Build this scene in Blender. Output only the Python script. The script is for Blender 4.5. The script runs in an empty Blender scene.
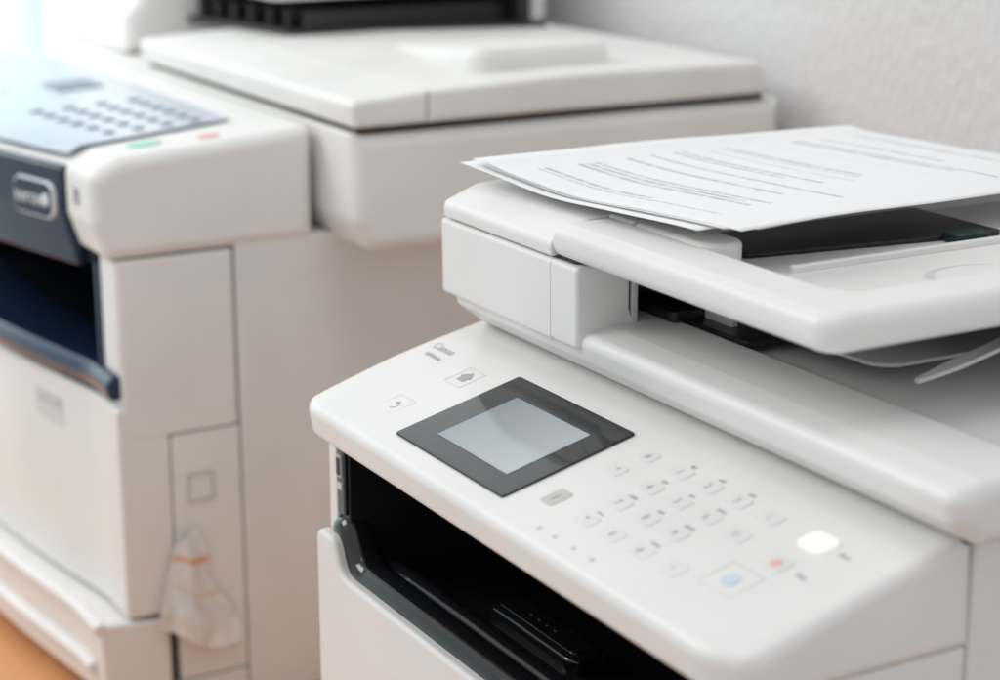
import bpy, math, random, bmesh
from mathutils import Vector, Matrix, noise
random.seed(4)
sc=bpy.context.scene
COL=bpy.context.collection
# ------------------------------------------------------------ materials
def new_mat(name):
    m=bpy.data.materials.new(name);m.use_nodes=True
    nt=m.node_tree;b=nt.nodes["Principled BSDF"]
    return m,nt,b
def plastic(name,col,rough=.42,mott=.03,bump=.12,bscale=900,spec=.5,coat=0,metal=0):
    m,nt,b=new_mat(name)
    b.inputs["Roughness"].default_value=rough
    b.inputs["Specular IOR Level"].default_value=spec
    b.inputs["Coat Weight"].default_value=coat
    b.inputs["Coat Roughness"].default_value=.08
    b.inputs["Metallic"].default_value=metal
    tc=nt.nodes.new("ShaderNodeTexCoord")
    n=nt.nodes.new("ShaderNodeTexNoise");n.inputs["Scale"].default_value=9;n.inputs["Detail"].default_value=6
    nt.links.new(tc.outputs["Object"],n.inputs["Vector"])
    r=nt.nodes.new("ShaderNodeMapRange");r.inputs[1].default_value=.3;r.inputs[2].default_value=.7
    r.inputs[3].default_value=1-mott;r.inputs[4].default_value=1+mott
    nt.links.new(n.outputs["Fac"],r.inputs[0])
    mx=nt.nodes.new("ShaderNodeVectorMath");mx.operation='SCALE'
    mx.inputs[0].default_value=col[:3]
    nt.links.new(r.outputs[0],mx.inputs["Scale"])
    nt.links.new(mx.outputs[0],b.inputs["Base Color"])
    if bump>0:
        n2=nt.nodes.new("ShaderNodeTexNoise");n2.inputs["Scale"].default_value=bscale;n2.inputs["Detail"].default_value=2
        nt.links.new(tc.outputs["Object"],n2.inputs["Vector"])
        bp=nt.nodes.new("ShaderNodeBump");bp.inputs["Strength"].default_value=bump;bp.inputs["Distance"].default_value=.0003
        nt.links.new(n2.outputs["Fac"],bp.inputs["Height"]);nt.links.new(bp.outputs[0],b.inputs["Normal"])
    return m
WHITE=plastic("white_plastic",(.79,.782,.770),.34,.035)
WHITE2=plastic("white_plastic_lid",(.78,.774,.765),.38,.035)
GREYW=plastic("grey_white_plastic",(.60,.60,.60),.45)
CREAM=plastic("cream_plastic",(.79,.785,.768),.48,.05)
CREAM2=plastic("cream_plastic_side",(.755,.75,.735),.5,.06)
PINKW=plastic("warm_white_plastic",(.79,.775,.765),.45,.04)
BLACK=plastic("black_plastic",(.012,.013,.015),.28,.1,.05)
BLACKG=plastic("black_gloss",(.010,.011,.013),.10,.1,0,coat=.5)
DARK=plastic("dark_interior",(.025,.025,.027),.5,.1,.05)
GAP=plastic("dark_gap",(.04,.04,.04),.7,.1,0)
NAVY=plastic("navy_plastic",(.012,.024,.052),.22,.1,.05)
NAVYB=plastic("navy_blue_tray",(.016,.034,.078),.2,.1,.05)
NAVYD=plastic("navy_dark",(.003,.006,.014),.6,.1,.0,spec=.2)
BLUEG=plastic("blue_grey_overlay",(.46,.52,.61),.18,.06,0)
BEZEL=plastic("bezel_glass",(.018,.019,.021),.06,.05,0,spec=.45)
INK=plastic("grey_ink",(.40,.40,.41),.6,.02,0)
INKL=plastic("light_grey_ink",(.56,.56,.57),.6,.02,0)
KEYG=plastic("key_grey",(.55,.54,.52),.4,.03,0)
KEYO=plastic("key_outline_ink",(.65,.645,.635),.4,.03,0)
KEYW=plastic("key_white",(.755,.75,.74),.35,.02,0)
BLUEI=plastic("blue_ink",(.58,.69,.78),.5,.02,0)
RED=plastic("red_ink",(.82,.46,.46),.5,.02,0)
GREEN=plastic("green_button",(.36,.68,.56),.4,.02,0)
REDB=plastic("red_button",(.80,.42,.40),.4,.02,0)
DKEY=plastic("blue_key",(.17,.22,.31),.4,.05,0)
SILVER=plastic("silver_badge",(.80,.82,.85),.3,.02,0,metal=.4)
GREEND=plastic("dark_green_plastic",(.005,.028,.025),.4,.1,0)
def emis(m,c,s):
    b=m.node_tree.nodes["Principled BSDF"];b.inputs["Emission Color"].default_value=(*c,1);b.inputs["Emission Strength"].default_value=s
LIT=plastic("lit_key",(.88,.86,.80),.3,0,0);emis(LIT,(1,.95,.84),.24)
DISP,nt,b=new_mat("display_glass")
b.inputs["Roughness"].default_value=.12;b.inputs["Coat Weight"].default_value=.3
tc=nt.nodes.new("ShaderNodeTexCoord");sp=nt.nodes.new("ShaderNodeSeparateXYZ");nt.links.new(tc.outputs["Generated"],sp.inputs[0])
cr=nt.nodes.new("ShaderNodeValToRGB");cr.color_ramp.elements[0].color=(.17,.20,.22,1);cr.color_ramp.elements[1].color=(.33,.365,.38,1)
nt.links.new(sp.outputs[0],cr.inputs[0]);nt.links.new(cr.outputs[0],b.inputs["Base Color"])
nt.links.new(cr.outputs[0],b.inputs["Emission Color"]);b.inputs["Emission Strength"].default_value=.2
WALL,nt,b=new_mat("wall_paint")
b.inputs["Roughness"].default_value=.8
tc=nt.nodes.new("ShaderNodeTexCoord");mp=nt.nodes.new("ShaderNodeMapping");mp.inputs["Scale"].default_value=(1,1,.45)
nt.links.new(tc.outputs["Object"],mp.inputs[0])
n=nt.nodes.new("ShaderNodeTexNoise");n.inputs["Scale"].default_value=170;n.inputs["Detail"].default_value=5;nt.links.new(mp.outputs[0],n.inputs["Vector"])
cr=nt.nodes.new("ShaderNodeValToRGB");cr.color_ramp.elements[0].position=.3;cr.color_ramp.elements[0].color=(.70,.70,.705,1);cr.color_ramp.elements[1].position=.7;cr.color_ramp.elements[1].color=(.74,.74,.745,1)
nt.links.new(n.outputs["Fac"],cr.inputs[0]);nt.links.new(cr.outputs[0],b.inputs["Base Color"])
bp=nt.nodes.new("ShaderNodeBump");bp.inputs["Strength"].default_value=.7;bp.inputs["Distance"].default_value=.004
nt.links.new(n.outputs["Fac"],bp.inputs["Height"]);nt.links.new(bp.outputs[0],b.inputs["Normal"])
WALL2=plastic("pale_mint_wall",(.76,.86,.87),.8,.02,0)
WOOD,nt,b=new_mat("orange_wood")
b.inputs["Roughness"].default_value=.4
tc=nt.nodes.new("ShaderNodeTexCoord");mp=nt.nodes.new("ShaderNodeMapping");mp.inputs["Scale"].default_value=(2,25,2)
nt.links.new(tc.outputs["Object"],mp.inputs[0])
n=nt.nodes.new("ShaderNodeTexNoise");n.inputs["Scale"].default_value=3;n.inputs["Detail"].default_value=6;nt.links.new(mp.outputs[0],n.inputs["Vector"])
cr=nt.nodes.new("ShaderNodeValToRGB");cr.color_ramp.elements[0].color=(.58,.25,.10,1);cr.color_ramp.elements[1].color=(.78,.42,.20,1)
nt.links.new(n.outputs["Fac"],cr.inputs[0]);nt.links.new(cr.outputs[0],b.inputs["Base Color"])
def paper_mat(name,seed):
    m,nt,b=new_mat(name);b.inputs["Roughness"].default_value=.75
    N=nt.nodes.new;L=nt.links.new
    uv=N("ShaderNodeUVMap");sp=N("ShaderNodeSeparateXYZ");L(uv.outputs[0],sp.inputs[0])
    def math_(op,a,bv):
        q=N("ShaderNodeMath");q.operation=op
        for i,v in enumerate((a,bv)):
            if isinstance(v,(int,float)): q.inputs[i].default_value=v
            else: L(v,q.inputs[i])
        return q.outputs[0]
    def ramp(v,a,b_):
        q=N("ShaderNodeMapRange");q.interpolation_type='SMOOTHSTEP';q.inputs[1].default_value=a;q.inputs[2].default_value=b_;L(v,q.inputs[0]);return q.outputs[0]
    y=math_('MULTIPLY',sp.outputs[1],50)
    row=math_('FLOOR',y,0);fr=math_('FRACT',y,0)
    line=math_('SUBTRACT',1,ramp(math_('ABSOLUTE',math_('SUBTRACT',fr,.5),0),.10,.46))
    cb=N("ShaderNodeCombineXYZ");L(math_('MULTIPLY',sp.outputs[0],40),cb.inputs[0]);L(math_('MULTIPLY',row,3.7),cb.inputs[1]);cb.inputs[2].default_value=seed
    nz=N("ShaderNodeTexNoise");nz.inputs["Scale"].default_value=1.0;nz.inputs["Detail"].default_value=3;L(cb.outputs[0],nz.inputs["Vector"])
    word=math_('ADD',.45,math_('MULTIPLY',ramp(nz.outputs["Fac"],.36,.56),.55))
    wn=N("ShaderNodeTexNoise");wn.noise_dimensions='1D';wn.inputs["Scale"].default_value=.33;wn.inputs["Detail"].default_value=1
    L(math_('ADD',row,seed*7.3),wn.inputs["W"])
    rowon=ramp(wn.outputs["Fac"],.50,.62)
    wl=N("ShaderNodeTexWhiteNoise");wl.noise_dimensions='1D';L(row,wl.inputs["W"])
    lim=math_('ADD',math_('MULTIPLY',wl.outputs["Value"],.35),.55)
    v=line
    for q in (word,rowon,math_('LESS_THAN',sp.outputs[0],lim),math_('GREATER_THAN',sp.outputs[0],.12),math_('LESS_THAN',sp.outputs[1],.93),math_('GREATER_THAN',sp.outputs[1],.07)): v=math_('MULTIPLY',v,q)
    mx=N("ShaderNodeMix");mx.data_type='RGBA';L(v,mx.inputs[0]);mx.inputs[6].default_value=(.85,.855,.86,1);mx.inputs[7].default_value=(.50,.53,.54,1)
    L(mx.outputs[2],b.inputs["Base Color"])
    return m
TAG,nt,b=new_mat("clear_tag")
b.inputs["Roughness"].default_value=.16;b.inputs["Transmission Weight"].default_value=.2
uv=nt.nodes.new("ShaderNodeUVMap");sp=nt.nodes.new("ShaderNodeSeparateXYZ");nt.links.new(uv.outputs[0],sp.inputs[0])
cr=nt.nodes.new("ShaderNodeValToRGB");e=cr.color_ramp
e.elements[0].color=(.86,.855,.845,1);e.elements[1].position=.46;e.elements[1].color=(.86,.855,.845,1)
for p,c in ((.48,(.88,.58,.42,1)),(.505,(.86,.855,.845,1)),(.74,(.86,.855,.845,1)),(.76,(.90,.42,.22,1)),(.79,(.90,.42,.22,1)),(.81,(.86,.855,.845,1))):
    q=e.elements.new(p);q.color=c
nt.links.new(sp.outputs[1],cr.inputs[0]);nt.links.new(cr.outputs[0],b.inputs["Base Color"])

# ------------------------------------------------------------ geometry helpers
def rp(pts,n=6):
    out=[];k=len(pts)
    for i in range(k):
        p=pts[i];r=p[2] if len(p)>2 else 0
        P=Vector(p[:2]);A=Vector(pts[i-1][:2]);B=Vector(pts[(i+1)%k][:2])
        if r<=0: out.append(P);continue
        u=(A-P);v=(B-P);lu=u.length;lv=v.length
        if lu<1e-7 or lv<1e-7:
            out+= [P.copy() for _ in range(n+1)];continue
        u.normalize();v.normalize()
        ang=math.acos(max(-1,min(1,u.dot(v))))
        if ang>math.pi-.02 or ang<.02:
            out+= [P.copy() for _ in range(n+1)];continue
        t=min(r/math.tan(ang/2),lu*.49,lv*.49);r=t*math.tan(ang/2)
        bis=(u+v).normalized();c=P+bis*(r/math.sin(ang/2))
        s=P+u*t-c;e=P+v*t-c
        a0=math.atan2(s.y,s.x);a1=math.atan2(e.y,e.x);da=a1-a0
        while da>math.pi: da-=2*math.pi
        while da<-math.pi: da+=2*math.pi
        for j in range(n+1):
            a=a0+da*j/n;out.append(c+Vector((math.cos(a),math.sin(a)))*r)
    return out
def sgn_area(P):
    return 1 if sum(P[i-1][0]*P[i][1]-P[i][0]*P[i-1][1] for i in range(len(P)))>0 else -1
def inset_raw(pts,w):
    if w<=0: return pts
    k=len(pts);s=sgn_area(pts);out=[]
    V=[Vector(p[:2]) for p in pts]
    for i in range(k):
        a=(V[i]-V[i-1]).normalized();b=(V[(i+1)%k]-V[i]).normalized()
        n1=Vector((-a.y,a.x))*s;n2=Vector((-b.y,b.x))*s
        m=(n1+n2)
        if m.length<1e-6:m=n1.copy()
        m.normalize();c=max(.3,m.dot(n1));q=V[i]+m*(w/c)
        cross=(a.x*b.y-a.y*b.x)*s
        r=pts[i][2] if len(pts[i])>2 else 0
        if r>0: r=max(r-w,.0002) if cross>0 else r+w
        out.append((q.x,q.y,r))
    return out
class G:
    def __init__(s): s.v=[];s.f=[];s.m=[]
    def loft(s,pts,axis,t0,t1,w0=.002,w1=None,seg=5,mids=0,fn=None,mi=0,n=6):
        if w1 is None:w1=w0
        if isinstance(pts[0],Vector): pts=[(p.x,p.y,0) for p in pts]
        rings=[]
        def ring(ins,t): rings.append([(p,t) for p in rp(inset_raw(pts,ins),n)])
        if w0>0:
            for k in range(seg):
                a=k/seg*math.pi/2;ring(w0*(1-math.sin(a)),t0+w0*(1-math.cos(a)))
        ring(0,t0+w0)
        for k in range(mids): ring(0,t0+w0+(t1-w1-t0-w0)*(k+1)/(mids+1))
        ring(0,t1-w1)
        if w1>0:
            for k in range(seg-1,-1,-1):
                a=k/seg*math.pi/2;ring(w1*(1-math.sin(a)),t1-w1*(1-math.cos(a)))
        base=len(s.v);K=len(rings[0])
        for r in rings:
            for p,t in r:
                if axis=='x': q=Vector((t,p.x,p.y))
                elif axis=='y': q=Vector((p.x,t,p.y))
                else: q=Vector((p.x,p.y,t))
                s.v.append(fn(q) if fn else q)
        for i in range(len(rings)-1):
            for j in range(K):
                a=base+i*K+j;b_=base+i*K+(j+1)%K
                s.f.append((a,b_,b_+K,a+K));s.m.append(mi)
        s.f.append(tuple(base+j for j in range(K))[::-1]);s.m.append(mi)
        e=base+(len(rings)-1)*K
        s.f.append(tuple(e+j for j in range(K)));s.m.append(mi)
        return s
    def box(s,x0,x1,y0,y1,z0,z1,r=.002,w=.002,fn=None,mi=0,axis='z',mids=0,n=4):
        if axis=='z': return s.loft([(x0,y0,r),(x1,y0,r),(x1,y1,r),(x0,y1,r)],'z',z0,z1,w,fn=fn,mi=mi,mids=mids,n=n)
        if axis=='x': return s.loft([(y0,z0,r),(y1,z0,r),(y1,z1,r),(y0,z1,r)],'x',x0,x1,w,fn=fn,mi=mi,mids=mids,n=n)
        return s.loft([(x0,z0,r),(x1,z0,r),(x1,z1,r),(x0,z1,r)],'y',y0,y1,w,fn=fn,mi=mi,mids=mids,n=n)
    def obj(s,name,mats,parent=None,smooth=35,label=None,wn=True):
        me=bpy.data.meshes.new(name);me.from_pydata([tuple(v) for v in s.v],[],s.f)
        if not isinstance(mats,(list,tuple)):mats=[mats]
        for m in mats: me.materials.append(m)
        for p,mi in zip(me.polygons,s.m): p.material_index=mi;p.use_smooth=True
        bm=bmesh.new();bm.from_mesh(me);bmesh.ops.remove_doubles(bm,verts=bm.verts,dist=2e-6)
        bmesh.ops.recalc_face_normals(bm,faces=bm.faces)
        big=[f for f in bm.faces if len(f.verts)>4]
        bmesh.ops.triangulate(bm,faces=big,ngon_method='BEAUTY')
        bm.to_mesh(me);bm.free()
        me.set_sharp_from_angle(angle=math.radians(smooth))
        o=bpy.data.objects.new(name,me);COL.objects.link(o)
        if wn:
            w=o.modifiers.new("wn",'WEIGHTED_NORMAL');w.keep_sharp=True;w.weight=60
        if parent: par(o,parent)
        if label:o["label"]=label
        return o
def par(o,p):
    o.parent=p
    if p.type=='EMPTY': o.matrix_parent_inverse=Matrix.Translation(-p.location)
def empty(name,loc,label,cat):
    o=bpy.data.objects.new(name,None);o.location=loc;o.empty_display_size=.05;COL.objects.link(o);o["label"]=label;o["category"]=cat;return o
def ell(cx,cy,rx,ry,n=24): return [Vector((cx+rx*math.cos(2*math.pi*i/n),cy+ry*math.sin(2*math.pi*i/n))) for i in range(n)]
def text(name,body,size,fn,mat,parent,align='CENTER',h=.0003):
    c=bpy.data.curves.new(name,'FONT');c.body=body;c.size=size;c.align_x=align;c.align_y='CENTER';c.extrude=h;c.resolution_u=3
    t=bpy.data.objects.new(name+"_tmp",c);COL.objects.link(t)
    dg=bpy.context.evaluated_depsgraph_get();me=bpy.data.meshes.new_from_object(t.evaluated_get(dg))
    bpy.data.objects.remove(t)
    for v in me.vertices: v.co=fn(v.co)
    me.materials.clear();me.materials.append(mat);me.name=name
    o=bpy.data.objects.new(name,me);COL.objects.link(o);par(o,parent);return o

# ============================================================ setting
TZ=-.088
g=G();g.box(-2.4,1.6,.565,.62,-.9,1.6,.0,.0)
w=g.obj("wall",WALL);w["label"]="light grey wall with fine textured plaster behind the printers";w["category"]="wall"
g=G();g.box(-2.5,-2.42,-3.0,.60,-.9,1.6,.0,.0)
w=g.obj("wall",WALL2);w["label"]="pale mint wall at the far end of the room";w["category"]="wall"
g=G();g.box(-1.5,.8,-.30,.56,TZ-.03,TZ,.004,.004)
t=g.obj("table",WOOD);t["label"]="orange brown wooden table carrying both office printers";t["category"]="table"

# ============================================================ FRONT PRINTER
P=empty("printer",(.2,.2,TZ),"white multifunction laser printer with touchscreen control panel and document feeder","printer")
SL=math.atan(.2583)
cs,sn=math.cos(SL),math.sin(SL)
def onp(q):
    s=q.y/cs
    return Vector((q.x,s*cs-q.z*sn,.27+s*sn+q.z*cs))
g=G()
g.box(.003,.0125,.004,.099,.150,.2475,.001,.001)
g.box(.365,.3985,.004,.1115,TZ,.2475,.003,.002)
g.box(.365,.3985,.1125,.43,TZ,.2935,.003,.003)
g.box(.003,.364,.215,.43,TZ,.2470,.003,.003)
g.box(.0032,.0125,.10,.214,TZ,.2472,.001,.001)
g.box(.003,.3640,.113,.43,.2480,.2930,.004,.003)
g.obj("body",WHITE,P)
g=G()
g.box(.0126,.024,.006,.2135,.090,.2465,.001,.001)
g.box(.0245,.3645,.195,.214,.09,.2460,.001,.001)
g.box(.0130,.3640,.01,.2,.2425,.2468,.001,.001)
g.box(.355,.3648,.006,.213,.09,.2462,.001,.001)
g.loft([(.018,.10,.001),(.018,.161,.004),(.045,.1615,.01),(.10,.156,.02),(.195,.146,.001),(.195,.10,.001)],'x',.0235,.356,.001)
bay=g.obj("output_bay",BLACK,P)
g=G()
g.loft([(.0045,.12,.010),(.0045,.2005,.012),(.0245,.2005,.012),(.0365,.1785,.016),(.364,.1785,.010),(.364,.12,.010)],'y',.0015,.0225,.0090,seg=8,n=10)
g.loft([(.0240,.12,.008),(.0240,.1765,.012),(.3635,.1765,.008),(.3635,.12,.008)],'y',.0210,.0330,.0058,seg=8,n=8)
g.loft([(.0242,.12,.008),(.0242,.1700,.010),(.3630,.1700,.008),(.3630,.12,.008)],'y',.0320,.0410,.0040,seg=8,n=8)
g.obj("output_tray",BLACKG,P)
g=G();g.loft([(.100,.050,.008),(.188,.050,.008),(.188,.074,.008),(.100,.074,.008)],'z',.155,.1700,.0035)
st=g.obj("paper_stop",BLACKG,bay)
g=G();g.loft([(.105,.0545,.004),(.183,.0545,.004),(.183,.0695,.004),(.105,.0695,.004)],'z',.1695,.1710,.0008)
for i in range(4): g.loft(ell(.130+i*.008,.062,.0014,.0014,12),'z',.1705,.1716,.0003)
g.obj("grip",BLACKG,st)
g=G();g.box(.0145,.0235,.0035,.008,.202,.241,.001,.001);port=g.obj("port_cover",BLACKG,P)
g=G();g.box(.0165,.0215,.0022,.0045,.224,.237,.0005,.0005);g.box(.0160,.0222,.0022,.0045,.217,.221,.0005,.0003);g.obj("port",KEYG,port)
g=G();g.box(.0170,.0210,.0016,.003,.2255,.2355,.0003,.0003);g.obj("port_opening",BLACK,port)
g=G()
g.loft([(.000,TZ,.002),(.000,.1900,.006),(.0220,.1900,.009),(.0320,.1705,.012),(.399,.1705,.004),(.399,TZ,.002)],'y',-.004,.0025,.003,.0,n=8)
g.obj("front_cover",WHITE,P)
def pround(q):
    x=q.x;d=0;nx_=x
    if x<.05: nx_=x-.0045*((.05-x)/.05)**1.5*math.sin(math.pi*max(0,min(1,(q.y+.005)/.115)))
    if q.y<.05:
        k=max(0,(.016-x)/.016); d+= .006*k*k
        k=max(0,(x-(.372))/.029); d+= .012*k*k
        return Vector((nx_,q.y+d*min(1,(.05-q.y)/.05),q.z))
    return Vector((nx_,q.y,q.z))
g=G()
yy=[.03,.05,.07,.09]
g.loft([(.010,.2475,.002),(-.0085,.2475,.005),(-.0120,.2665,.0065),(0.004,.2712,.012)]+[(y,.27+.2583*y-.0001,.0) for y in yy]+[(.110,.29845,.003),(.112,.2475,.002)],'x',0,.4005,.0035,.006,mids=60,fn=pround,n=8,seg=6)
panel=g.obj("control_panel",WHITE,P)
g=G();g.loft([(.0925,.0012,.002),(.2040,.0012,.002),(.2040,.0758,.002),(.0925,.0758,.002)],'z',0.0,.0012,.0005,fn=onp)
scr=g.obj("touchscreen",BEZEL,panel)
g=G();g.loft([(.1155,.0140,.0008),(.1865,.0140,.0008),(.1865,.0610,.0008),(.1155,.0610,.0008)],'z',.0010,.0016,.0002,fn=onp)
g.obj("display",DISP,scr)
def tx(body,x,y,size,mat=INK,name="lettering",par_=None,align='CENTER',z=0):
    return text(name,body,size,lambda c:onp(Vector((x+c.x,y+c.y,.0001+z+c.z))),mat,par_ or panel,align,.00012)
def frame(x,y,hx,hy,mat,name,th=.0004,h=.0001):
    g=G()
    for (a,b_,c,d_) in ((x-hx,x+hx,y-hy,y-hy+th),(x-hx,x+hx,y+hy-th,y+hy),(x-hx,x-hx+th,y-hy+th,y+hy-th),(x+hx-th,x+hx,y-hy+th,y+hy-th)):
        g.loft([(a,c),(b_,c),(b_,d_),(a,d_)],'z',-.0002,h,0,fn=onp)
    return g.obj(name,mat,panel,wn=False)
def key(x,y,hx,hy,mat,name="key",r=.0025,h=.0004):
    g=G();g.loft([(x-hx,y-hy,r),(x+hx,y-hy,r),(x+hx,y+hy,r),(x-hx,y+hy,r)],'z',-.0005,h,.0004,fn=onp,n=4,seg=3)
    return g.obj(name,mat,panel)
tx("Canon",.018,.070,.0085,INKL)
tx("MF416dw",.021,.0612,.0045,INKL)
frame(.064,.058,.0085,.0085,KEYO,"key_outline",.0003)
g=G();g.loft([(.0605,.0545),(.0675,.0545),(.0675,.059),(.064,.0625),(.0605,.059)],'z',0,.0002,0,fn=onp)
g.loft([(.0590,.0585),(.064,.0632),(.069,.0585),(.0683,.0578),(.064,.0618),(.0597,.0578)],'z',0,.0003,0,fn=onp);g.obj("home_icon",INK,panel,wn=False)
frame(.059,.018,.0085,.0085,KEYO,"key_outline",.0003)
g=G()
arc=[Vector((.0595+.003*math.cos(a),.0175+.003*math.sin(a))) for a in [math.radians(-100+190*i/10) for i in range(11)]]
arc2=[Vector((.0595+.0022*math.cos(a),.0175+.0022*math.sin(a))) for a in [math.radians(90-190*i/10) for i in range(11)]]
g.loft(arc+arc2,'z',0,.0002,0,fn=onp)
g.loft([(.0595,.0218),(.0595,.0185),(.0565,.0201)],'z',0,.0002,0,fn=onp);g.obj("back_icon",INK,panel,wn=False)
key(.2250,.018,.0055,.0066,KEYG,"info_key",.0018);tx("i",.2250,.018,.009,INK,z=.0004)
for (x,y,s) in ((.2265,.050,"*"),(.2285,.0665,"#")):
    key(x,y,.0055,.0045,KEYW);tx(s,x,y,.0055,INK,"key_lettering",z=.0003)
labs={ "1":("@./",0,3),"2":("ABC",1,3),"3":("DEF",2,3),"4":("GHI",0,2),"5":("JKL",1,2),"6":("MNO",2,2),"7":("PQRS",0,1),"8":("TUV",1,1),"9":("WXYZ",2,1),"*":("Tone",0,0),"0":("",1,0),"#":("SYMB.",2,0)}
XS=[.2545,.2765,.2985];YS=[.0165,.034,.051,.0675]
for s,(l,c,r) in labs.items():
    x,y=XS[c],YS[r]
    key(x,y-.001,.0070,.0046,KEYW)
    tx(s,x-.0005,y-.001,.0058,INK,"key_lettering",z=.0003)
    if l: tx(l,x+.001,y+.0060,.0026,INKL,"caption")
for (x,y,s) in ((.3215,.0675,"C"),(.3215,.050,"ID"),(.3215,.017,"+")):
    key(x,y-.001,.0070,.0048,KEYW);tx(s,x,y-.001,.0048,INKL,"key_lettering",z=.0003)
key(.3555,.066,.0085,.0062,LIT,"start_key",.004,.0010)
key(.3540,.0455,.0065,.0055,KEYW,"stop_key");g=G();g.loft(ell(.354,.0455,.0028,.0028),'z',.0002,.0006,0,fn=onp);g.obj("stop_mark",RED,panel,wn=False)
frame(.349,.026,.011,.0095,KEYO,"key_outline",.0004)
g=G();g.loft(ell(.349,.026,.0042,.0042),'z',0,.0003,0,fn=onp);g.obj("energy_icon",BLUEI,panel,wn=False)
tx("Start",.372,.066,.0035,INKL,"caption");tx("Stop",.370,.0455,.0035,INKL,"caption")
for x in (.243,.256,.272,.287):
    g=G();g.loft([(x-.0017,-.0030,.0006),(x+.0017,-.0030,.0006),(x+.0017,.0002,.0006),(x-.0017,.0002,.0006)],'z',-.0030,.0000,.0001,fn=onp,n=3)
    g.obj("indicator_light",INKL,panel)
# lid
g=G()
g.loft([(.100,.2985,.001),(.0845,.3105,.004),(.0815,.3235,.006),(.100,.3265,.006),(.136,.3265,.008),(.150,.3205,.010),(.30,.3205,.02),(.425,.335,.01),(.43,.2985,.002)],'x',.003,.4165,.006,.008,n=8)
lid=g.obj("scanner_lid",WHITE2,P)
g=G();g.box(.014,.400,.104,.42,.2936,.2995,.002,.0005);g.obj("lid_seam",GAP,P)
# feeder base
g=G();g.loft([(.088,.3145,.003),(.0800,.3160,.003),(.0793,.3592,.003),(.42,.3592,.003),(.42,.3145,.003)],'x',-.004,.116,.0030,.0,n=8,mids=3)
feeder=g.obj("document_feeder",WHITE,P)
g=G()
g.loft([(.0885,.3147,.002),(.0803,.3163,.003),(.0796,.3590,.0025),(.1125,.3590,.002),(.1125,.330,.010),(.125,.322,.002),(.125,.3147,.002)],'x',.1135,.1415,.0,.002,n=8)
g.loft([(.39,.3148,.003),(.39,.3588,.003),(.4195,.3588,.003),(.4195,.3148,.003)],'x',.1135,.1415,.0,.0015)
g.obj("feeder_pillar",WHITE,feeder)
g=G();g.loft([(.0795,.3602,.0015),(.0788,.3690,.010),(.1000,.3775,.018),(.16,.3812,.03),(.40,.3812,.012),(.42,.3602,.003)],'x',-.0048,.1172,.0085,.0012,n=8,seg=7)
g.obj("feeder_cover",WHITE,feeder)
g=G();g.box(.002,.135,.0835,.415,.3585,.3606,.002,.0);g.obj("cover_seam",GAP,feeder)
g=G();g.box(.1145,.1175,.115,.389,.326,.3583,.001,.0003)
for i in range(6): g.box(.117,.136,.135+i*.04,.141+i*.04,.343,.357,.002,.001)
g.box(.120,.126,.12,.385,.337,.343,.002,.001)
g.box(.118,.205,.140,.388,.3235,.3275,.003,.001)
g.box(.118,.155,.130,.387,.3270,.3325,.003,.001)
g.obj("feeder_slot",BLACK,feeder)
g=G();g.box(.1385,.1415,.1135,.1175,.3255,.3585,.001,.0005);g.box(.118,.1415,.114,.1185,.3475,.3535,.0015,.001);g.box(.150,.154,.15,.38,.332,.3385,.0015,.001)
for i in range(5): g.box(.1505,.178,.150+i*.04,.1545+i*.04,.327,.3345,.001,.0005)
g.obj("feeder_guide",GREYW,feeder)
g=G()
def tilt(q): return Vector((q.x,q.y,q.z+(q.x-.16)*.02))
g.loft([(.185,.162,.010),(.280,.162,.014),(.280,.39,.01),(.185,.39,.01)],'z',.3262,.3282,.0008,fn=tilt)
g.obj("output_flap",GREYW,feeder)
g=G()
g.loft([(.1182,.0788,.003),(.3405,.0788,.013),(.3405,.40,.01),(.304,.40,.004),(.304,.1165,.012),(.1182,.1165,.003)],'z',.3605,.3785,.0075,seg=7,n=8)
g.box(.1255,.306,.112,.3995,.3597,.3655,.004,.002)
g.box(.1184,.142,.113,.3990,.361,.3795,.002,.0015)
tray=g.obj("feeder_tray",WHITE,feeder)
for (x,y) in ((.270,.225),(.270,.310)):
    g=G();g.loft(ell(x,y,.018,.028),'z',.3650,.3658,.0003);fr=g.obj("finger_recess",GREYW,tray)
    g=G();g.loft(ell(x+.002,y+.002,.0165,.0255),'z',.3652,.3661,.0003);g.obj("recess_floor",WHITE,fr)
g=G();g.loft([(.143,.1125,.002),(.209,.1125,.0125),(.209,.138,.0125),(.143,.138,.002)],'z',.3655,.3795,.003)
g.obj("paper_guide",WHITE,tray)
g=G();g.loft([(.1425,.148,.003),(.190,.148,.004),(.212,.300,.004),(.1425,.300,.003)],'z',.3657,.3682,.0008);g.obj("paper_gap_shade",BLACK,tray)  # black plate painted in as the shadow between paper and tray
g=G();g.box(.206,.218,.262,.285,.3657,.3705,.002,.001);g.obj("guide_lock",GREEND,tray)
g=G();g.box(.222,.226,.15,.39,.3650,.3690,.001,.001);g.obj("tray_rib",WHITE,tray)
g=G();NS=28
pa=[]
for i in range(NS+1):
    a=i/NS
    x=.300-.050*a*a+.006*math.sin(a*math.pi);y=.165+.20*a;z=.3275+.029*math.sin(a*math.pi/2)
    pa.append(Vector((x,y,z)))
for i,pnt in enumerate(pa):
    tdir=(pa[min(i+1,NS)]-pa[max(i-1,0)]);nn=Vector((tdir.y,-tdir.x,0)).normalized()
    wd_=.0042*min(1,.35+i/4)
    for rr,dz in ((-wd_,0),(wd_,0),(wd_,.002),(-wd_,.002)):
        g.v.append(pnt+nn*rr+Vector((0,0,dz)))
for i in range(NS):
    for j in range(4):
        a=i*4+j;b_=i*4+(j+1)%4;g.f.append((a,b_,b_+4,a+4));g.m.append(0)
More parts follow.
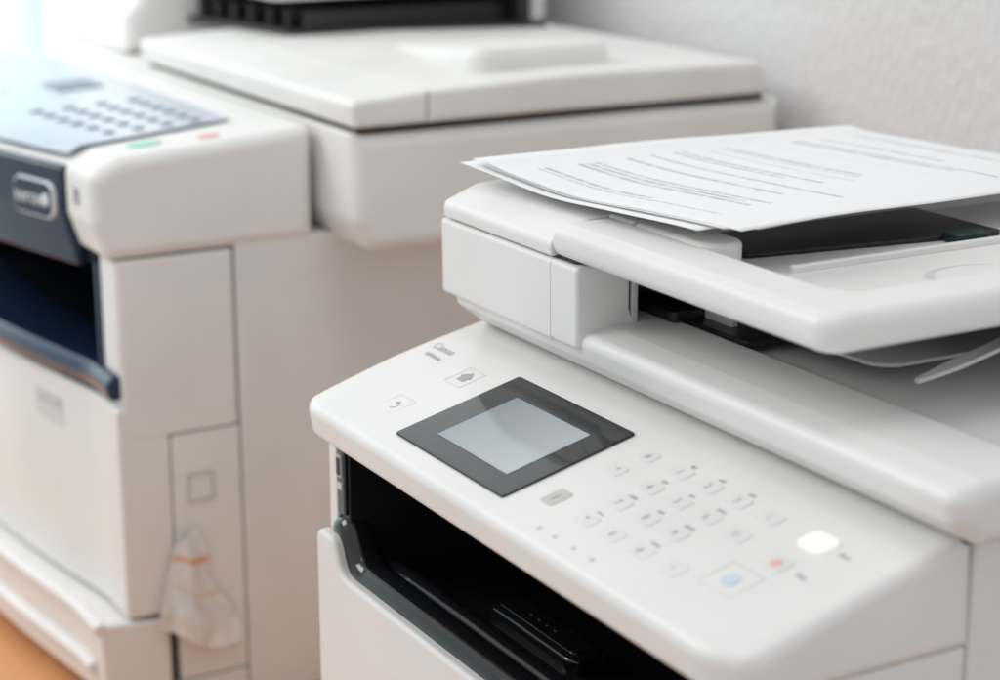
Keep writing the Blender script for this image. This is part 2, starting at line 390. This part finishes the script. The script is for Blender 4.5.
g.f.append((0,1,2,3));g.m.append(0);e_=NS*4;g.f.append((e_,e_+1,e_+2,e_+3));g.m.append(0)
g.obj("support_strap",WHITE2,tray,wn=False)
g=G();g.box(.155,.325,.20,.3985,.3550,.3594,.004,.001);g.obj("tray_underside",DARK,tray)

# ---- paper sheets
def sheet(x,y,z,rot,seed,label,sag=.0,curl=.004,wave=.0012,ph=0.):
    W,H=.21,.297;nx,ny=32,40
    vs=[];fs=[]
    c,s=math.cos(rot),math.sin(rot)
    for j in range(ny+1):
        for i in range(nx+1):
            a=i/nx;b_=j/ny
            px_,py_=a*W,b_*H
            zz=z+curl*max(0,(.18-a)/.18)**2*.6+ wave*.8*math.sin(a*5+seed)*math.sin(b_*4+seed*2)
            zz+=-sag*max(0,(a-.55)/.45)**2-.006*b_*b_
            zz+=.0014*max(0,(.2-b_)/.2)*math.sin(a*7.0+1.5+ph)
            zz+=wave*noise.noise(Vector((a*3,b_*3,seed)))
            vs.append((x+px_*c-py_*s,y+px_*s+py_*c,zz))
    for j in range(ny):
        for i in range(nx):
            k=j*(nx+1)+i;fs.append((k,k+1,k+nx+2,k+nx+1))
    me=bpy.data.meshes.new("paper_sheet");me.from_pydata(vs,[],fs)
    ul=me.uv_layers.new(name="UVMap")
    for p in me.polygons:
        p.use_smooth=True
        for li in p.loop_indices:
            vi=me.loops[li].vertex_index;ul.data[li].uv=((vi%(nx+1))/nx,(vi//(nx+1))/ny)
    me.materials.append(paper_mat("printed_paper",seed))
    o=bpy.data.objects.new("paper_sheet",me);COL.objects.link(o)
    so=o.modifiers.new("thick",'SOLIDIFY');so.thickness=.00012
    o["label"]=label;o["category"]="paper";o["group"]="printed sheets on the document feeder"
    return o
D=math.radians
sheet(-.003,.092,.3862,D(4.0),5.2,"white printed sheet at the bottom of the stack",.000,.002,.0014,0)
sheet(.013,.101,.3869,D(8.4),5.2,"white printed sheet turned slightly in the stack",.000,.004,.0014,.2)
sheet(.006,.095,.3876,D(5.8),5.2,"white printed sheet lying on the document feeder",.0,.005,.0014,.1)
sheet(.0150,.0950,.3883,D(6.8),5.2,"white printed top sheet with faint grey text",.0004,.006,.0014,.22)

# ============================================================ BACK COPIER
B=empty("copier",(-.62,.25,TZ),"large cream office copier with dark blue output bay","copier")
def bw(x,a=.045):
    s=max(0,min(1,(x+.40)/-.56));return -a*math.sin(math.pi*s)
def mkbow(a):
    def f(q):
        k=max(0,min(1,(.12-q.y)/.12));return Vector((q.x,q.y+bw(q.x,a)*k,q.z))
    return f
bowf=mkbow(.045)
g=G()
g.box(-.387,-.35,.0930,.52,TZ,.2760,.004,.002)
g.box(-.93,-.3880,.3000,.519,TZ,.2750,.004,.002)
g.box(-.929,-.3885,.0930,.2990,TZ,.160,.004,.002)
g.box(-.965,-.931,.000,.518,TZ,.2740,.004,.002)
g.obj("side_panel",CREAM2,B)
g=G();g.box(-.387,-.35,.001,.0920,.1375,.2715,.006,.002);g.obj("column",CREAM,B)
g=G();g.box(-.90,-.3505,.0375,.0920,-.060,.1362,.003,.002);g.obj("lower_side_panel",CREAM,B)
g=G();g.loft([(-.003,-.002,.004),(-.003,.1650,.006),(.008,.1600,.004),(.0367,.1362,.002),(.0367,-.002,.002)],'x',-.93,-.3505,.003,mids=40,fn=mkbow(.030))
door=g.obj("front_door",CREAM,B)
hb=lambda q:Vector((q.x,q.y+bw(q.x,.03),q.z))
g=G();g.loft([(-.500,.122,.004),(-.452,.122,.004),(-.452,.146,.004),(-.500,.146,.004)],'y',-.0034,-.001,.0004,fn=hb,mids=2)  # flush handle plate, its grey stands in for a shaded recess
hd=g.obj("door_handle",KEYO,door)
g=G();g.loft([(-.497,.1350,.002),(-.455,.1350,.002),(-.455,.1445,.002),(-.497,.1445,.002)],'y',-.0039,-.002,.0003,fn=hb,mids=2)  # darker grey plate paints the shadow in the handle recess
g.obj("handle_shade",KEYG,hd)
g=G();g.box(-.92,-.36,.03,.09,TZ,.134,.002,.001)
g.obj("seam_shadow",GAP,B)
g=G();g.loft([(-.022,-.068,.003),(-.024,-.014,.004),(-.022,-.002,.004),(-.004,-.004,.002),(.03,-.007,.002),(.03,-.068,.002)],'x',-.93,-.350,.003,mids=40,fn=mkbow(.026))
dr=g.obj("paper_drawer",PINKW,B)
g=G();g.loft([(-.029,-.0085,.0015),(-.030,-.001,.0025),(-.022,.001,.002),(-.018,-.0085,.0015)],'x',-.925,-.3485,.0015,mids=40,fn=mkbow(.026))
g.loft([(-.029,-.047,.0015),(-.030,-.040,.002),(-.022,-.037,.002),(-.018,-.047,.0015)],'x',-.90,-.37,.0015,mids=40,fn=mkbow(.026))
g.obj("drawer_handle",PINKW,dr)
g=G();g.box(-.93,-.351,.0367,.0920,TZ,-.0615,.003,.002);g.box(-.92,-.36,.005,.036,TZ,-.069,.003,.002);g.obj("base_panel",CREAM2,B)
g=G()
g.box(-.93,-.3882,.2970,.2995,.161,.273,.0,.0)
g.box(-.93,-.3880,.0,.2965,.262,.2715,.0,.0)
g.box(-.3895,-.3875,.004,.2965,.1612,.2615,.0,.0)
g.box(-.9305,-.927,-.01,.2965,.1612,.2615,.0,.0)
g.box(-.9265,-.390,.004,.2965,.1605,.166,.0,.0)
g.obj("output_bay",NAVYD,B)
g=G();g.loft([(-.006,.1680,.005),(-.009,.1800,.005),(-.003,.1880,.004),(.006,.1860,.003),(.060,.175,.002),(.060,.1680,.002)],'x',-.93,-.353,.003,mids=40,fn=mkbow(.036),n=5)
g.obj("output_tray",NAVYB,B)
g=G();g.box(-.3905,-.3865,-.0010,.010,.182,.264,.001,.001);g.obj("bay_frame",NAVYB,B)
CP=[(-.004,.2725,.008),(-.013,.300,.012),(-.013,.335,.012),(.008,.345,.02),(.156,.3575,.004),(.156,.2725,.003)]
g=G();g.loft(CP,'x',-.407,-.3475,.002,.010,n=8,seg=6);cap=g.obj("control_panel_end",CREAM,B)
g=G();g.loft([(p[0]+.003,p[1]-(.0 if p[1]<.3 else .0015),p[2]) for p in CP],'x',-.93,-.4075,.002,mids=40,fn=bowf,n=8);cp=g.obj("control_panel",CREAM,B)
g=G();g.loft([(-.0045,.2580,.004),(-.0140,.298,.012),(-.0143,.333,.006),(-.003,.333,.002),(.004,.2580,.002)],'x',-.93,-.4085,.002,mids=40,fn=bowf,n=8)
fas=g.obj("front_fascia",NAVY,cp)
def cpt(q):
    y=q.y;return Vector((q.x,y+bw(q.x)*max(0,min(1,(.12-y)/.12)),.345+(y)*.0125/.156+q.z+(-.0012)))
g=G()
nxs=36
xs=[-.925+(.5155-.012)*i/nxs for i in range(nxs+1)];ysl=[-.006,.004,.03,.06,.09,.122]
for j,y in enumerate(ysl):
    for i,x in enumerate(xs):
        q=cpt(Vector((x+(.010*(1-j/5) if i==nxs else 0),y,.0018)))
        if j==0:q.z-=.004
        g.v.append(q)
for j in range(len(ysl)-1):
    for i in range(nxs):
        k=j*(nxs+1)+i;g.f.append((k,k+1,k+nxs+2,k+nxs+1));g.m.append(0)
ov=g.obj("keypad_overlay",BLUEG,cp,wn=False)
def ckey(x,y,rx,ry,mat,name="key",parent=None,h=.0030,fn=cpt):
    g=G();g.loft(ell(x,y,rx,ry,16),'z',.000,h,.001,fn=fn,seg=2);return g.obj(name,mat,parent or ov)
for r in range(4):
    for c in range(6):
        ckey(-.568+c*.025+r*.002,.040+r*.020,.0060,.0042,DKEY)
g=G();g.loft([(-.70,.075,.003),(-.650,.075,.003),(-.650,.105,.003),(-.70,.105,.003)],'z',0,.0030,.001,fn=cpt);g.obj("display",DKEY,ov)
for (x,y) in ((-.60,.02),(-.63,.02),(-.66,.035),(-.70,.05)): ckey(x,y,.005,.004,KEYW)
def capt(q): return Vector((q.x,q.y,.3452+q.y*.0125/.156+q.z-.0042))
ckey(-.386,.040,.010,.013,GREEN,"start_button",cap,.005,fn=capt)
ckey(-.374,.085,.007,.008,REDB,"stop_button",cap,.005,fn=capt)
def bf(q):
    x=-.443+q.x;return Vector((x,-.0147+bw(x)-q.z,.306+q.y))
g=G();g.loft([(-.027,-.014,.009),(.027,-.014,.009),(.027,.014,.009),(-.027,.014,.009)],'z',-.002,.0022,.001,fn=bf);bd=g.obj("badge",SILVER,fas)
g=G();g.loft([(-.0256,-.0126,.008),(.0256,-.0126,.008),(.0256,.0126,.008),(-.0256,.0126,.008)],'z',.001,.0026,.0004,fn=bf);g.obj("badge_face",NAVY,bd)
text("lettering","xerox",.0160,lambda c:bf(Vector((c.x-.005,c.y,c.z+.0030))),SILVER,bd)
g=G();g.loft(ell(.0178,0,.0048,.0048),'z',.001,.0034,.001,fn=bf);g.obj("emblem",SILVER,bd)
text("lettering","3|5",.016,lambda c:Vector((-.383+c.x*.8,-.0133,.315+c.y)),KEYO,cap)
# scanner
g=G();g.loft([(.175,.2690,.014),(.1625,.294,.02),(.1625,.3575,.002),(.545,.3575,.003),(.545,.2690,.006)],'x',-1.02,-.2915,.006,.012,n=8,seg=6)
g.obj("scanner",CREAM,B)
g=G();g.box(-.73,-.298,.169,.53,.356,.3640,.002,.0);g.obj("lid_seam",GAP,B)
g=G();g.loft([(.163,.3620,.003),(.160,.382,.006),(.2220,.3860,.001),(.2220,.3620,.001)],'x',-.735,-.289,.004,.005,n=6)
g.obj("lid_trim",CREAM,B)
g=G();g.loft([(.2226,.3620,.001),(.2226,.3860,.001),(.35,.390,.05),(.52,.388,.006),(.535,.3620,.003)],'x',-.735,-.289,.004,.005,n=6)
lid2=g.obj("lid",CREAM,B)
g=G();g.loft([(-.54,.310,.014),(-.335,.285,.016),(-.335,.410,.016),(-.54,.430,.02)],'z',.380,.4065,.009,seg=6,fn=lambda q:Vector((q.x,q.y,q.z+min(0,(q.x+.37))*.105)))
g.obj("paper_rest",CREAM,lid2)
# copier document feeder with sloping shoulder on its front
g=G();g.loft([(.176,.3590,.004),(.178,.395,.02),(.235,.470,.04),(.27,.52,.02),(.53,.52,.01),(.53,.3590,.004)],'x',-1.02,-.815,.014,n=8,seg=6)
g.box(-.83,-.62,.240,.53,.420,.52,.02,.010)
g.box(-.80,-.63,.505,.529,.39,.45,.01,.004)
cf=g.obj("document_feeder",CREAM,B)
g=G();g.box(-.818,-.805,.25,.505,.388,.428,.003,.001);g.box(-.8045,-.62,.49,.504,.388,.427,.003,.001)
g.loft([(-.812,.235,.003),(-.64,.265,.012),(-.585,.50,.003),(-.812,.50,.003)],'z',.387,.3920,.001)
for i in range(6): g.box(-.792+i*.028,-.782+i*.028,.255+i*.006,.489,.391,.408,.003,.001)
g.obj("feeder_slot",DARK,cf)
g=G()
X=-.3498
for (y0,y1,z0,z1) in ((.048,.069,.104,.1055),(.048,.069,.083,.0845),(.048,.0492,.0846,.1039),(.0678,.069,.0846,.1039)):
    g.box(X-.0008,X+.0006,y0,y1,z0,z1,0,0)
g.obj("panel_icon",KEYG,B)
# tag
nx,ny=34,38;vs=[];fs=[]
for j in range(ny+1):
    for i in range(nx+1):
        a=i/nx;b_=j/ny
        yl=.016+.020*b_;yr=.086-.036*b_+.004*math.sin(b_*9)
        y=yl+(yr-yl)*a
        z=-.016-.020*a+b_*(.070+.030*a)+.005*math.sin(a*6+1)*(1-b_)
        cr_=abs(noise.noise(Vector((a*2.6+b_,b_*2.2,1.7))))+.25*abs(noise.noise(Vector((a*6,b_*5,4.2))))
        x=X+.0015+.009*(1-b_*.5)*max(0,1-abs(a-.45)*1.9)+.009*cr_*(1-.5*b_)
        vs.append((x,y,z))
for j in range(ny):
    for i in range(nx):
        k=j*(nx+1)+i;fs.append((k,k+1,k+nx+2,k+nx+1))
me=bpy.data.meshes.new("tag");me.from_pydata(vs,[],fs);ul=me.uv_layers.new(name="UVMap")
for p in me.polygons:
    p.use_smooth=True
    for li in p.loop_indices:
        vi=me.loops[li].vertex_index;a=(vi%(nx+1))/nx;b_=(vi//(nx+1))/ny
        ul.data[li].uv=(a,b_+.10*(a-.45))
me.materials.append(TAG)
o=bpy.data.objects.new("tag",me);COL.objects.link(o);o["label"]="folded clear plastic tag with orange marks stuck on copier";o["category"]="tag"

# ============================================================ light
wd=bpy.data.worlds.new("World");sc.world=wd;wd.use_nodes=True
bg=wd.node_tree.nodes["Background"];bg.inputs[0].default_value=(.97,.982,1.0,1);bg.inputs[1].default_value=.62
def area(name,loc,target,size,energy,col=(1,1,1)):
    l=bpy.data.lights.new(name,'AREA');l.shape='RECTANGLE';l.size=size[0];l.size_y=size[1];l.energy=energy;l.color=col
    o=bpy.data.objects.new(name,l);o.location=loc;d=Vector(target)-Vector(loc);o.rotation_euler=d.to_track_quat('-Z','Y').to_euler();COL.objects.link(o);return o
area("window_light",(-1.3,-1.6,1.9),(-.1,.1,.25),(1.3,1.1),26,(1,.99,.97))
area("overhead_fill",(.3,-.1,2.2),(.1,.15,.2),(1.2,.8),7,(1,1,1))  # added soft fill from above, stands for no actual ceiling fitting
area("far_wall_fill",(-1.7,-.6,1.2),(-2.42,.1,.5),(.8,.8),25,(.93,1,1))  # added lamp inside the room that only brightens the end wall

# ============================================================ camera
Fv=Vector((-.8374,.4777,-.2656)).normalized();Rv=Vector((.4955,.8686,0)).normalized();Uv=Rv.cross(Fv).normalized()
cam=bpy.data.cameras.new("camera");cam.lens=36*1925/1000;cam.sensor_width=36;cam.clip_end=50;cam.clip_start=.02
co=bpy.data.objects.new("camera",cam);COL.objects.link(co)
M=Matrix((Rv,Uv,-Fv)).transposed().to_4x4();M.translation=Vector((.94,-.42,.581));co.matrix_world=M
cam.dof.use_dof=True;cam.dof.focus_distance=.985;cam.dof.aperture_fstop=5.6
sc.camera=co
sc.view_settings.view_transform='Standard';sc.view_settings.look='None';sc.view_settings.exposure=0
